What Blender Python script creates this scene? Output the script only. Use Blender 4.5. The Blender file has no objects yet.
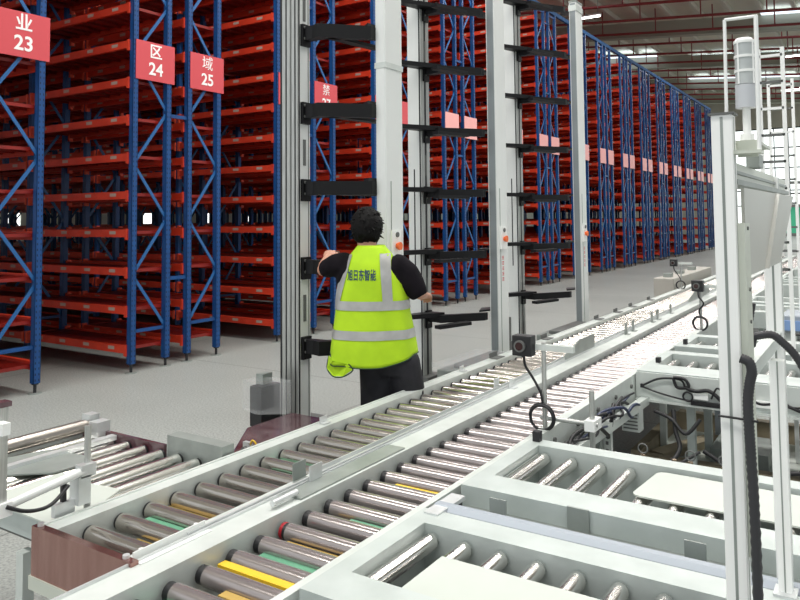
import bpy, math, random
from mathutils import Vector, Matrix
R = math.radians
random.seed(7)
C = bpy.context.scene.collection

# ---------------------------------------------------------------- materials
MATS = {}
def mat(name, col, rough=.5, metal=0., noise=None, scale=30., bump=0., emit=None, estr=1., spec=None, coat=0., stretch=None, noise_lo=0.35, noise_hi=.65):
    if name in MATS: return MATS[name]
    m = bpy.data.materials.new(name); m.use_nodes = True
    nt = m.node_tree; b = nt.nodes['Principled BSDF']
    b.inputs['Base Color'].default_value = (*col, 1); b.inputs['Roughness'].default_value = rough
    b.inputs['Metallic'].default_value = metal
    if spec is not None: b.inputs['Specular IOR Level'].default_value = spec
    if coat: b.inputs['Coat Weight'].default_value = coat; b.inputs['Coat Roughness'].default_value = .1
    if noise or bump:
        tc = nt.nodes.new('ShaderNodeTexCoord'); n = nt.nodes.new('ShaderNodeTexNoise'); n.inputs['Scale'].default_value = scale
        n.inputs['Detail'].default_value = 5
        if stretch:
            mp = nt.nodes.new('ShaderNodeMapping'); mp.inputs['Scale'].default_value = stretch
            nt.links.new(tc.outputs['Object'], mp.inputs[0]); nt.links.new(mp.outputs[0], n.inputs['Vector'])
        else: nt.links.new(tc.outputs['Object'], n.inputs['Vector'])
        if noise:
            r = nt.nodes.new('ShaderNodeValToRGB'); r.color_ramp.elements[0].position = noise_lo; r.color_ramp.elements[1].position = noise_hi
            r.color_ramp.elements[0].color = (*noise, 1); r.color_ramp.elements[1].color = (*col, 1)
            nt.links.new(n.outputs['Fac'], r.inputs[0]); nt.links.new(r.outputs[0], b.inputs['Base Color'])
        if bump:
            bp = nt.nodes.new('ShaderNodeBump'); bp.inputs['Strength'].default_value = bump; bp.inputs['Distance'].default_value = .01
            nt.links.new(n.outputs['Fac'], bp.inputs['Height']); nt.links.new(bp.outputs[0], b.inputs['Normal'])
    if emit: b.inputs['Emission Color'].default_value = (*emit, 1); b.inputs['Emission Strength'].default_value = estr
    MATS[name] = m; return m

blue = mat('blue_paint', (.005, .066, .23), .36, 0, (.004, .050, .185), 6)
blue_brace = mat('blue_brace_paint', (.02, .11, .30), .35)
slot = mat('slot_dark', (.005, .01, .04), .8)
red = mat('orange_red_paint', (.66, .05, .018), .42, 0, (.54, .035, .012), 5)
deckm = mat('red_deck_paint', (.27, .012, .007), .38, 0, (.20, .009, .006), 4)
conn = mat('orange_connector_paint', (.74, .09, .04), .45)
tagm = mat('grey_sticker', (.42, .33, .28), .6)
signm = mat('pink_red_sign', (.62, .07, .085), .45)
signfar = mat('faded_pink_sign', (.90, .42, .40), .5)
white = mat('white_lettering', (.9, .88, .86), .5)
alu = mat('aluminium', (.74, .76, .76), .38, .55, (.62, .64, .64), 12)
alu_d = mat('grooved_aluminium', (.55, .56, .54), .33, .6, (.42, .43, .41), 30, stretch=(8, 8, .3))
alu_w = mat('white_anodised', (.78, .80, .78), .4, .1)
rail_t = mat('side_table_rail', (.55, .60, .58), .45, .2, (.48, .53, .51), 9)
rail = mat('galvanised_rail', (.68, .72, .69), .42, .2, (.60, .64, .61), 9)
railb = mat('bluish_rail', (.36, .40, .45), .45, .1)
steel = mat('roller_steel', (.52, .49, .45), .15, .82, (.47, .44, .40), 5, stretch=(3, 40, 40))
steelp = mat('roller_steel_matt', (.46, .415, .405), .18, .68, (.41, .37, .36), 5, stretch=(3, 40, 40))
brown_st = mat('stainless_end_plate', (.42, .25, .22), .22, .85, (.32, .17, .15), 4, stretch=(6, 6, .7))
black = mat('black_plastic', (.012, .012, .014), .45)
blackm = mat('black_arm', (.007, .007, .008), .45, 0, spec=.25)
blackc = mat('black_cable', (.01, .01, .012), .5)
hosem = mat('black_hose', (.03, .03, .034), .42)
green = mat('green_belt', (.13, .36, .22), .5, 0, (.09, .28, .17), 12)
yellow = mat('yellow_bar', (.85, .55, .03), .4)
ybrown = mat('ochre_bar', (.50, .33, .08), .5)
sheet = mat('white_sheet', (.58, .62, .57), .45, 0, (.54, .58, .53), 3)
greyp = mat('grey_plate', (.33, .36, .34), .45, .3, (.26, .29, .27), 8)
darkg = mat('dark_grey', (.13, .135, .13), .6)
purple = mat('dark_maroon_plastic', (.075, .022, .03), .18, 0, (.15, .09, .10), 9, coat=.5)
cream = mat('cream_paint', (.60, .63, .55), .4)
whitep = mat('white_paint', (.90, .91, .89), .4)
woodb = mat('brown_board', (.33, .28, .19), .65, 0, (.24, .20, .13), 9)
hiv = mat('hi_vis_yellow', (.50, .78, .012), .75, 0, (.43, .70, .01), 9, emit=None)
refl = mat('reflective_strip', (.50, .50, .49), .4, .3, (.42, .42, .41), 14)
shirt = mat('black_shirt', (.010, .008, .011), .9, 0, (.006, .005, .007), 14, bump=.3, spec=.15)
pants = mat('black_trousers', (.008, .008, .011), .85, 0, (.020, .020, .026), 9, bump=.3)
skin = mat('skin', (.55, .28, .19), .5)
hairm = mat('black_hair', (.003, .0025, .0025), .65, 0, None, 60, bump=.6, spec=.2)
navy = mat('navy_print', (.015, .05, .11), .6)
orange = mat('orange_button', (.9, .16, .03), .35)
redp = mat('red_print', (.7, .12, .12), .5)
piper = mat('dark_red_pipe', (.25, .035, .035), .5)
roofm = mat('roof_sheet', (.74, .72, .60), .6, 0, (.64, .62, .53), .6)
girder = mat('grey_girder', (.40, .41, .34), .6)
purlin = mat('pale_purlin', (.66, .64, .56), .6)
lampm = mat('lamp_glow', (1, 1, 1), .5, emit=(1, .98, .93), estr=7.)
skyl = mat('skylight_glow', (.8, .9, 1), .5, emit=(.80, .90, 1), estr=1.3)
winm = mat('bright_window', (.9, 1, 1), .4, emit=(.93, 1., .98), estr=1.2)
winl = mat('bright_slit_window', (.9, 1, 1), .4, emit=(1, 1, 1), estr=1.6)
wallm = mat('pinkish_wall', (.62, .58, .50), .7, 0, (.56, .54, .46), .8)
wallg = mat('pale_wall', (.66, .70, .62), .7)
glass = mat('grey_lens', (.55, .58, .58), .15, 0, (.45, .48, .48), 14)
greenb = mat('green_mesh', (.05, .42, .24), .6)
eye = mat('eye_white', (.8, .8, .8), .3)
wrap = bpy.data.materials.new('clear_wrap'); wrap.use_nodes = True
_b = wrap.node_tree.nodes['Principled BSDF']; _b.inputs['Base Color'].default_value = (.85, .87, .88, 1); _b.inputs['Roughness'].default_value = .12; _b.inputs['Alpha'].default_value = .15

# floor
def floor_mat():
    m = bpy.data.materials.new('speckled_concrete'); m.use_nodes = True; nt = m.node_tree; b = nt.nodes['Principled BSDF']
    tc = nt.nodes.new('ShaderNodeTexCoord'); a = nt.nodes.new('ShaderNodeTexNoise'); a.inputs['Scale'].default_value = 65; a.inputs['Detail'].default_value = 6
    l = nt.nodes.new('ShaderNodeTexNoise'); l.inputs['Scale'].default_value = .55; l.inputs['Detail'].default_value = 4
    r1 = nt.nodes.new('ShaderNodeValToRGB'); r1.color_ramp.elements[0].position = .34; r1.color_ramp.elements[1].position = .62
    r1.color_ramp.elements[0].color = (.25, .265, .25, 1); r1.color_ramp.elements[1].color = (.44, .46, .435, 1)
    r2 = nt.nodes.new('ShaderNodeValToRGB'); r2.color_ramp.elements[0].position = .3; r2.color_ramp.elements[1].position = .7
    r2.color_ramp.elements[0].color = (.84, .84, .84, 1); r2.color_ramp.elements[1].color = (1, 1, 1, 1)
    mx = nt.nodes.new('ShaderNodeMix'); mx.data_type = 'RGBA'; mx.blend_type = 'MULTIPLY'; mx.inputs[0].default_value = 1
    for n in (a, l): nt.links.new(tc.outputs['Object'], n.inputs['Vector'])
    nt.links.new(a.outputs['Fac'], r1.inputs[0]); nt.links.new(l.outputs['Fac'], r2.inputs[0])
    nt.links.new(r1.outputs[0], mx.inputs[6]); nt.links.new(r2.outputs[0], mx.inputs[7])
    br = nt.nodes.new('ShaderNodeTexBrick'); br.offset = 0; br.inputs['Scale'].default_value = 1; br.inputs['Mortar Size'].default_value = .009
    br.inputs['Brick Width'].default_value = 4; br.inputs['Row Height'].default_value = 3.1
    br.inputs['Color1'].default_value = br.inputs['Color2'].default_value = (1, 1, 1, 1); br.inputs['Mortar'].default_value = (.55, .55, .55, 1)
    nt.links.new(tc.outputs['Object'], br.inputs['Vector'])
    m2 = nt.nodes.new('ShaderNodeMix'); m2.data_type = 'RGBA'; m2.blend_type = 'MULTIPLY'; m2.inputs[0].default_value = 1
    nt.links.new(mx.outputs[2], m2.inputs[6]); nt.links.new(br.outputs[0], m2.inputs[7])
    nt.links.new(m2.outputs[2], b.inputs['Base Color']); b.inputs['Roughness'].default_value = .42
    return m
floorm = floor_mat()

# ---------------------------------------------------------------- mesh helpers
class MB:
    def __init__(s): s.v = []; s.f = []; s.mi = []; s.sm = []
    def add(s, vs, fs, mi=0, sm=False):
        o = len(s.v); s.v += [tuple(v) for v in vs]
        for f in fs: s.f.append(tuple(i + o for i in f)); s.mi.append(mi); s.sm.append(sm)
        return s
    def box(s, x0, x1, y0, y1, z0, z1, mi=0):
        v = [(x, y, z) for z in (z0, z1) for y in (y0, y1) for x in (x0, x1)]
        return s.add(v, [(0, 2, 3, 1), (4, 5, 7, 6), (0, 1, 5, 4), (2, 6, 7, 3), (0, 4, 6, 2), (1, 3, 7, 5)], mi)
    def bar(s, p, q, w, h, mi=0, up=(0, 0, 1)):          # rectangular bar from p to q; w across, h along 'up'
        p = Vector(p); q = Vector(q); d = (q - p).normalized(); u = Vector(up)
        if abs(d.dot(u)) > .99: u = Vector((0, 1, 0))
        r = d.cross(u).normalized(); u = r.cross(d).normalized()
        v = [c + r * (a * w / 2) + u * (b * h / 2) for c in (p, q) for b in (-1, 1) for a in (-1, 1)]
        return s.add(v, [(0, 2, 3, 1), (4, 5, 7, 6), (0, 1, 5, 4), (2, 6, 7, 3), (0, 4, 6, 2), (1, 3, 7, 5)], mi)
    def cyl(s, p, q, r, n=12, mi=0, r2=None, caps=True):
        p = Vector(p); q = Vector(q); d = (q - p).normalized(); u = Vector((0, 0, 1))
        if abs(d.z) > .9: u = Vector((1, 0, 0))
        a = d.cross(u).normalized(); b = a.cross(d); r2 = r if r2 is None else r2
        vs = []
        for c, rr in ((p, r), (q, r2)):
            for i in range(n):
                t = 2 * math.pi * i / n; vs.append(c + a * (rr * math.cos(t)) + b * (rr * math.sin(t)))
        s.add(vs, [(i, (i + 1) % n, n + (i + 1) % n, n + i) for i in range(n)], mi, True)
        if caps:
            s.add(vs[:n], [tuple(range(n))[::-1]], mi); s.add(vs[n:], [tuple(range(n))], mi)
        return s
    def tube(s, pts, r, n=8, mi=0, ribs=0):
        pts = [Vector(p) for p in pts]; P = []
        K = 6 if not ribs else ribs
        for i in range(len(pts) - 1):
            p0 = pts[max(i - 1, 0)]; p1 = pts[i]; p2 = pts[i + 1]; p3 = pts[min(i + 2, len(pts) - 1)]
            for k in range(K):
                t = k / K
                P.append(.5 * ((2 * p1) + (p2 - p0) * t + (2 * p0 - 5 * p1 + 4 * p2 - p3) * t * t + (3 * p1 - p0 - 3 * p2 + p3) * t ** 3))
        P.append(pts[-1]); vs = []; a = None
        for i, c in enumerate(P):
            d = (P[min(i + 1, len(P) - 1)] - P[max(i - 1, 0)]).normalized()
            if a is None:
                u = Vector((0, 0, 1)) if abs(d.z) < .9 else Vector((1, 0, 0)); a = d.cross(u).normalized()
            a = (a - d * a.dot(d)).normalized(); b = d.cross(a)
            rr = r * (1.0 if not ribs or i % 2 else .86)
            for j in range(n):
                t = 2 * math.pi * j / n; vs.append(c + a * (rr * math.cos(t)) + b * (rr * math.sin(t)))
        fs = [(i * n + j, i * n + (j + 1) % n, (i + 1) * n + (j + 1) % n, (i + 1) * n + j) for i in range(len(P) - 1) for j in range(n)]
        s.add(vs, fs, mi, True)
        s.add(vs[:n], [tuple(range(n))[::-1]], mi); s.add(vs[-n:], [tuple(range(n))], mi)
        return s
    def prism(s, poly, ax, a0, a1, mi=0):                # poly in the two other axes, extruded along ax
        n = len(poly)
        def P(p, a): return {0: (a, p[0], p[1]), 1: (p[0], a, p[1]), 2: (p[0], p[1], a)}[ax]
        vs = [P(p, a0) for p in poly] + [P(p, a1) for p in poly]
        return s.add(vs, [tuple(range(n))[::-1], tuple(range(n, 2 * n))] + [(i, (i + 1) % n, n + (i + 1) % n, n + i) for i in range(n)], mi)
    def ring(s, c, R_, r, ax=1, n=24, m=8, mi=0, f0=0, f1=1):
        pts = []
        for i in range(n + 1):
            t = 2 * math.pi * (f0 + (f1 - f0) * i / n); a, b = R_ * math.cos(t), R_ * math.sin(t)
            pts.append({0: (c[0], c[1] + a, c[2] + b), 1: (c[0] + a, c[1], c[2] + b), 2: (c[0] + a, c[1] + b, c[2])}[ax])
        return s.tube(pts, r, m, mi)
    def mesh(s, name, mats, off=(0, 0, 0)):
        me = bpy.data.meshes.new(name); o = Vector(off)
        me.from_pydata([tuple(Vector(v) - o) for v in s.v], [], s.f)
        for m in (mats if isinstance(mats, (list, tuple)) else [mats]): me.materials.append(m)
        me.polygons.foreach_set('material_index', s.mi); me.polygons.foreach_set('use_smooth', s.sm); me.update()
        return me
    def build(s, name, mats, parent=None, bevel=0.):
        root = parent
        off = Vector((0, 0, 0))
        while root is not None: off += root.location; root = root.parent
        o = bpy.data.objects.new(name, s.mesh(name, mats, off)); C.objects.link(o)
        if parent is not None: o.parent = parent
        if bevel:
            b = o.modifiers.new('b', 'BEVEL'); b.width = bevel; b.segments = 2; b.limit_method = 'ANGLE'
        return o

def tag(o, label=None, cat=None, group=None, kind=None):
    if label: o['label'] = label
    if cat: o['category'] = cat
    if group: o['group'] = group
    if kind: o['kind'] = kind
    return o
def thing(name, label, cat, loc=(0, 0, 0), group=None):
    o = bpy.data.objects.new(name, None); o.empty_display_size = .1; C.objects.link(o); o.location = loc
    return tag(o, label, cat, group)
def dup(o, parent=None, delta=(0, 0, 0)):
    c = o.copy(); C.objects.link(c); c.parent = parent
    c.location = o.location + Vector(delta)
    return c
def dup_tree(o, parent=None, delta=(0, 0, 0)):
    kids = [k for k in CH.get(o.name, [])] if o.name in CH else [k for k in o.children]
    c = dup(o, parent, delta)
    for k in kids: dup_tree(k, c)
    return c
CH = {}
def text_mesh(body, size, bold=0.0, depth=.002, sx=1.):
    c = bpy.data.curves.new('lettering', 'FONT'); c.body = body; c.size = size; c.align_x = 'CENTER'; c.align_y = 'CENTER'
    c.offset = bold; c.extrude = depth
    o = bpy.data.objects.new('lettering', c); C.objects.link(o); bpy.context.view_layer.update()
    me = bpy.data.meshes.new_from_object(o.evaluated_get(bpy.context.evaluated_depsgraph_get()))
    bpy.data.objects.remove(o); bpy.data.curves.remove(c)
    for v in me.vertices: v.co.x *= sx
    return me

# ---------------------------------------------------------------- setting
def structure(mb, name, m): return tag(mb.build(name, m), kind='structure')
structure(MB().box(-26, 14, -6, 66, -.1, 0), 'floor', floorm)
def roofz(x): return 11.2 - .085 * (x + 6)
mb = MB(); mb.add([(-26, -6, roofz(-26)), (14, -6, roofz(14)), (14, 66, roofz(14)), (-26, 66, roofz(-26)),
                   (-26, -6, roofz(-26) + .1), (14, -6, roofz(14) + .1), (14, 66, roofz(14) + .1), (-26, 66, roofz(-26) + .1)],
                  [(0, 1, 2, 3), (7, 6, 5, 4), (0, 4, 5, 1), (1, 5, 6, 2), (2, 6, 7, 3), (3, 7, 4, 0)])
structure(mb, 'ceiling', roofm)
def sloped(mb, y0, y1, x0, x1, dz0, dz1, mi=0):
    vs = [(x, y, roofz(x) + d) for d in (dz0, dz1) for y in (y0, y1) for x in (x0, x1)]
    mb.add(vs, [(0, 2, 3, 1), (4, 5, 7, 6), (0, 1, 5, 4), (2, 6, 7, 3), (0, 4, 6, 2), (1, 3, 7, 5)], mi)
mb = MB()
for i in range(30):
    x = -25 + i * 1.3; sloped(mb, -6, 66, x, x + .16, -.24, -.02)
structure(mb, 'trim_1', purlin)
for i, y in enumerate((9.5, 18.5, 27.8, 37, 46, 55, 63)):
    mb = MB(); sloped(mb, y, y + .25, -26, 14, -.95, -.24); sloped(mb, y - .1, y + .35, -26, 14, -1.0, -.95); structure(mb, 'trim_%d' % (i + 2), girder)
# skylight strips between girders
for i, (y, x0, x1) in enumerate([(27.5, -4.5, -.5), (36.6, -4.2, 0), (46, -9, -2), (54.5, -11, 0), (45, -15, -11), (28, -12, -9)]):
    mb = MB(); sloped(mb, y, y + 1.2, x0, x1, -.27, -.25)
    tag(mb.build('window_%d' % (i + 20), skyl), kind='structure')
# end wall with tall windows
structure(MB().box(-26, 14, 65.6, 66, 8.6, 14), 'wall_end', wallm)
structure(MB().box(-26, -10.9, 65.6, 66, 0, 8.6), 'wall_end_left', wallm)
structure(MB().box(-10.9, 14, 65.6, 66, 0, .9), 'wall_end_low', wallg)
for i in range(5):
    x0 = -10.9 + i * 5
    w = tag(MB().box(x0 + .05, x0 + 4.95, 65.8, 65.85, .9, 8.6).build('window_%d' % (i + 1), winm), kind='structure')
    fr = MB()
    for k in range(6): fr.box(x0 + k * 1.0 - .035, x0 + k * 1.0 + .035, 65.66, 65.74, .9, 8.6)
    for z in (.9, 2.4, 3.6, 5.4, 7.0, 8.55): fr.box(x0, x0 + 5, 65.64, 65.76, z - .05, z + .05)
    fr.build('window_frame', darkg, w)
# left wall with a row of bright slit windows
structure(MB().box(-26.3, -26, -6, 66, 0, 1.05), 'wall_left', wallg)
structure(MB().box(-26.3, -26, -6, 66, 3.0, 13.4), 'wall_left_upper', wallg)
mb = MB()
for i in range(24): mb.box(-26.2, -26.02, -6 + i * 3, -6 + i * 3 + 2.3, 1.05, 3.0)
structure(mb, 'wall_left_piers', wallg)
for i in range(24):
    tag(MB().box(-26.15, -26.1, -3.7 + i * 3, -3 + i * 3, 1.05, 3.0).build('window_%d' % (i + 30), winl), kind='structure')

# sprinkler pipes under the roof
MESH0 = {}
def pipe_thing(y, zoff, lab):
    t = thing('sprinkler_pipe', lab, 'pipe', (-6, y, roofz(-6) + zoff), 'dark red sprinkler pipes under the roof')
    x0, x1 = -22, 10
    MB().cyl((x0, y, roofz(x0) + zoff), (x1, y, roofz(x1) + zoff), .06, 8).build('pipe_run', piper, t)
    for k in range(13):
        x = x0 + 1 + k * 2.5
        h = roofz(x) - .02 - (roofz(x) + zoff)
        me = MESH0.setdefault('rod', MB().cyl((0, 0, 0), (0, 0, h), .028, 5).mesh('hanger_rod', [piper]))
        o = bpy.data.objects.new('hanger_rod', me); C.objects.link(o); o.parent = t
        o.location = (x + 6, 0, roofz(x) - roofz(-6))
    return t
ys = [16.6 + 2.67 * i for i in range(17)]
for i, y in enumerate(ys):
    pipe_thing(y, -1.15, 'dark red pipe hung on thin rods from the sloping roof')
# short drop pipes
# high-bay lamps
def lamp(x, y, L=2.4, alongx=True, z=None, lab='', vis=True):
    z = roofz(x) - 1.9 if z is None else z
    t = thing('ceiling_lamp', lab, 'lamp', (x, y, z), 'linear lamps under the roof')
    MB().box(x - L / 2, x + L / 2, y - .11, y + .11, z, z + .07).build('lamp_housing', whitep, t)
    MB().box(x - L / 2 + .03, x + L / 2 - .03, y - .09, y + .09, z - .03, z).build('lamp_tube', lampm, t)
    for s in (-1, 1): MB().cyl((x + s * L * .4, y, z + .07), (x + s * L * .4, y, roofz(x + s * L * .4) - .02), .012, 5).build('hanger_rod', greyp, t)
for (x, y) in [(-2.9, 38.5), (-9.5, 28.5), (-4.2, 50)]:
    lamp(x, y, 1.1, lab='slim white lit lamp hanging among the dark red pipes')

# ---------------------------------------------------------------- racks
RX = -6.95; PITCH = 2.35; DEP = .53; BAY = 2.0; NB = 7
LV = [.26 + .425 * n for n in range(16)]; TOP = 6.93
def upright(x, y, slots=False):
    mb = MB(); w = .035
    # open C shaped section
    mb.box(x - .066, x, y - w, y - w + .004, .10, TOP); mb.box(x - .066, x, y + w - .004, y + w, .10, TOP)
    mb.box(x - .008, x, y - w, y + w, .10, TOP); mb.box(x - .066, x - .058, y - w, y - .012, .10, TOP); mb.box(x - .066, x - .058, y + .012, y + w, .10, TOP)
    if slots:
        z = .12
        while z < TOP - .05:
            for d in (-.018, .018): mb.box(x - .001, x + .0008, y + d - .005, y + d + .005, z, z + .022, 1)
            z += .055
    return mb
def foot(x, y):
    return MB().cyl((x - .033, y, 0.0), (x - .033, y, .008), .065, 14, 1).cyl((x - .033, y, .008), (x - .033, y, .10), .016, 8).box(x - .055, x - .01, y - .024, y + .024, .085, .10)
def bracing(x, flip):
    mb = MB(); y0, y1 = .05, DEP - .05; xm = x - .033
    zs = [.45 + .62 * i for i in range(11)]
    mb.bar((xm, y0, .45), (xm, y1, .45), .03, .036)
    for i in range(10):
        a, b = ((y1, y0) if i % 2 == 0 else (y0, y1))
        if flip: a, b = b, a
        mb.bar((xm, a, zs[i] + .02), (xm, b, zs[i + 1] - .02), .014, .034, 1, up=(0, 1, 0))
    mb.bar((xm, y0, 6.85), (xm, y1, 6.85), .03, .036)
    return mb
def beam(z, b, face):
    x1 = -.07 - b * BAY; x0 = x1 - BAY + .075; y = .0 if face == 0 else DEP
    mb = MB(); mb.box(x0, x1, y - .022, y + .022, z - .045, z + .04)
    mb.box(x1 - .02, x1 + .012, y - .025, y + .025, z - .075, z + .05, 0 if b == 0 else 1); mb.box(x0 - .012, x0 + .03, y - .026, y + .026, z - .085, z + .06, 1)
    yo = y - .0228 if face == 0 else y + .0228
    for k in range(4):
        xc = x1 - .22 - .46 * k - .02; mb.box(xc - .055, xc + .055, min(yo, y), max(yo, y), z - .014, z + .022, 2)
    return mb
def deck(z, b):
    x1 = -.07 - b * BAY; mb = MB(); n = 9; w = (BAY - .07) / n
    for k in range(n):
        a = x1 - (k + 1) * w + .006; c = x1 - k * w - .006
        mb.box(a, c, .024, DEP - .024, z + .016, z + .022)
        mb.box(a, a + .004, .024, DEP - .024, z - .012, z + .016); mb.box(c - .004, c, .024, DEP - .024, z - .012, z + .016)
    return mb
MESH = {}
def cached(key, fn, mats):
    if key not in MESH: MESH[key] = fn().mesh(key.split('|')[0], mats)
    return MESH[key]
def part(name, me, parent, loc=(0, 0, 0)):
    o = bpy.data.objects.new(name, me); C.objects.link(o); o.parent = parent; o.location = loc; return o
PY = [.032, DEP - .032]
chars = {22: '作', 23: '业', 24: '区', 25: '域', 27: '禁'}
def sign(t, num, far, x=0.):
    # sign plate on the aisle face of the end frame, facing +X
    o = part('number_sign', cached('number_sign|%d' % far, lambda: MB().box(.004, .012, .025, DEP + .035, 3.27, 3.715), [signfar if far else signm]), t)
    if num in chars:
        for body, z, s, bold in ((chars[num], 3.60, .18, .003 if num in (23, 24) else 0.), (str(num), 3.40, .20, .004)):
            me = text_mesh(body, s, bold, .001)
            me.materials.clear(); me.materials.append(white)
            k = part('sign_lettering', me, o, (.0135, DEP / 2 + .03, z)); k.rotation_euler = (R(90), 0, R(90))
    return o
def rack(num, y0, near, label):
    flip = num % 2 == 1; far = num >= 30
    t = thing('storage_rack', label, 'rack', (RX, y0, 0), 'blue and orange-red storage racks')
    bm_ = [red, conn, tagm]
    nb = 4 if near else 1
    for b in range(NB + 1):
        for yi in (0, 1):
            if near or b == 0:
                part('upright', cached('upright|%d%d%d' % (b, yi, b == 0), lambda: upright(-b * BAY, PY[yi], b == 0), [blue, slot]), t)
        if b == 0:
            for yi in (0, 1): part('foot_plate', cached('foot_plate|%d' % yi, lambda: foot(0, PY[yi]), [black, greyp]), t)
        if near or b == 0: part('bracing', cached('bracing|%d%d' % (b, flip), lambda: bracing(-b * BAY, flip), [blue, blue_brace]), t)
    if near:
        for b in range(3):
            for i, z in enumerate(LV):
                for f in (0, 1): part('shelf_beam', cached('shelf_beam|%d.%d.%d' % (b, i, f), lambda: beam(z, b, f), bm_), t)
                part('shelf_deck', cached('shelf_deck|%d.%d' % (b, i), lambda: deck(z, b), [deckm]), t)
        def rest_b():
            mb = MB()
            for b in range(3, NB):
                for z in LV:
                    for f in (0, 1): q = beam(z, b, f); o = len(mb.v); mb.v += q.v; mb.f += [tuple(i + o for i in ff) for ff in q.f]; mb.mi += q.mi; mb.sm += q.sm
            return mb
        def rest_d():
            mb = MB()
            for b in range(3, NB):
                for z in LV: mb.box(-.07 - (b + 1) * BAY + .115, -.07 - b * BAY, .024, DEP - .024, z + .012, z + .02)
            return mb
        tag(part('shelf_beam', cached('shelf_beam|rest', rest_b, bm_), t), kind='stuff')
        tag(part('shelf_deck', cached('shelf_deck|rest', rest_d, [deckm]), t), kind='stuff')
    else:
        def rest_u():
            mb = MB()
            for b in range(1, NB + 1):
                for y in PY: mb.box(-b * BAY - .066, -b * BAY, y - .032, y + .032, 0, TOP)
            return mb
        part('inner_uprights', cached('inner_uprights|x', rest_u, [blue]), t)
        for i, z in enumerate(LV):
            def lev():
                mb = MB()
                for b in range(NB):
                    for f in (0, 1):
                        q = beam(z, b, f); o = len(mb.v); mb.v += q.v; mb.f += [tuple(j + o for j in ff) for ff in q.f]; mb.mi += q.mi; mb.sm += q.sm
                mb.box(-NB * BAY, -.07, .024, DEP - .024, z + .012, z + .02, 3)
                return mb
            part('shelf_level', cached('shelf_level|%d' % i, lev, bm_ + [deckm]), t)
    if not flip:
        mb = MB()
        for z in (1.0, 2.9, 4.8, 6.6): mb.box(-.05, -.016, DEP, .781, z - .02, z + .02)
        part('row_spacer', MESH.setdefault('row_spacer', mb.mesh('row_spacer', [blue])), t)
    sign(t, num, far)
    return t
names = {22: 'blue and orange-red rack partly cut off at the left edge, signed 22',
         23: 'blue and orange-red rack at the left whose sign reads 业 23',
         24: 'blue and orange-red rack whose pink sign reads 区 24',
         25: 'blue and orange-red rack whose pink sign reads 域 25',
         26: 'blue and orange-red rack just right of rack 25, behind the nearest silver lift column',
         27: 'blue and orange-red rack whose pink sign reads 禁 27'}
for k in range(-1, 15):
    for j in (0, 1):
        num = 24 + 2 * k + j; y0 = 5.27 + PITCH * k + .78 * j
        far = num - 27
        lab = names.get(num) or 'blue and orange-red rack with faded pink sign, %s rack beyond the 禁 27 one' % (
            ['first', 'second', 'third', 'fourth', 'fifth', 'sixth', 'seventh', 'eighth', 'ninth', 'tenth', 'eleventh', 'twelfth', 'thirteenth', 'fourteenth', 'fifteenth',
             'sixteenth', 'seventeenth', 'eighteenth', 'nineteenth', 'twentieth', 'twenty-first', 'twenty-second', 'twenty-third', 'twenty-fourth', 'twenty-fifth', 'twenty-sixth'][far - 1])
        rack(num, y0, num <= 31, lab)
# long blue tie beams over the racks
for i, x in enumerate((RX - .03, RX - 4.03, RX - 8.03)):
    tag(MB().box(x - .035, x + .035, 2.8, 5.27 + PITCH * 14 + 1.4, TOP, TOP + .10).build('rack_tie_beam', mat('dull_blue_paint', (.02, .075, .19), .75, spec=.2)),
        ['long blue tie beam along the aisle-side tops of all racks', 'blue tie beam over the rack tops, second from the aisle', 'blue tie beam over the rack tops, third from the aisle'][i], 'beam', 'blue tie beams on the racks')

# ---------------------------------------------------------------- main conveyors
RZ = .671; RR = .029; P0 = .1142
def roller_mesh(L, name='roller', m=steel, r=RR, capm=black, axis=0, capl=.012):
    mb = MB()
    a = (0, 0, 0); 
    def p(t): return (t, 0, 0) if axis == 0 else (0, t, 0)
    mb.cyl(p(capl), p(L - capl), r, 20, 0); mb.cyl(p(0), p(capl), r * .9, 16, 1); mb.cyl(p(L - capl), p(L), r * .9, 16, 1)
    mb.cyl(p(-.012), p(L + .012), .006, 8, 1)
    return mb.mesh(name, [m, capm])
def conveyor(name, label, x0, x1, ystart, yend, rm, first, loc):
    t = thing(name, label, 'conveyor', loc)
    me = roller_mesh(x1 - x0, m=rm, capl=.025 if first == 'R' else .012)
    y = ystart; n = 0
    while n < 98:
        part('roller', me, t, (x0 - loc[0], y - loc[1], RZ - loc[2])); y += P0; n += 1
    mb = MB()
    while y < yend: mb.cyl((x0, y, RZ), (x1, y, RZ), RR, 10); y += P0
    tag(mb.build('roller', rm, t), kind='stuff')
    return t
YE = 19.5
L = conveyor('roller_conveyor', 'long roller conveyor lane nearer the racks, ending in a brown steel plate', -2.165, -1.83, 1.494, YE, steel, 'L', (-2.0, 1.34, 0))
def rail_prof(x0, x1, y0, y1, ztop=.74, zb=.55, lip=.012):
    mb = MB(); mb.box(x0, x1, y0, y1, ztop - .012, ztop); mb.box(x0, x0 + lip, y0, y1, zb, ztop - .012); mb.box(x1 - lip, x1, y0, y1, zb, ztop - .012)
    mb.box(x0 + lip, x1 - lip, y0, y1, zb, zb + .008)
    return mb
rail_prof(-2.235, -2.170, 1.36, YE, .722).box(-2.24, -2.228, 1.36, YE, .722, .726).build('side_rail', rail, L)
mb = rail_prof(-1.825, -1.775, 1.36, YE, .722)
mb.build('side_rail', rail, L)
g = MB(); g.box(-1.80, -1.794, 2.15, YE, .722, .745); g.box(-1.775, -1.768, 1.55, YE, .722, .74); g.build('guide_strip', alu, L)
g = MB(); g.box(-1.80, -1.74, 1.36, 1.62, .724, .729); g.box(-1.776, -1.771, 1.36, 1.62, .729, .752); g.cyl((-1.79, 1.40, .729), (-1.79, 1.40, .745), .008, 8); g.cyl((-1.79, 1.60, .729), (-1.79, 1.60, .745), .008, 8)
g.build('corner_guide', alu_w, L)
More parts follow.
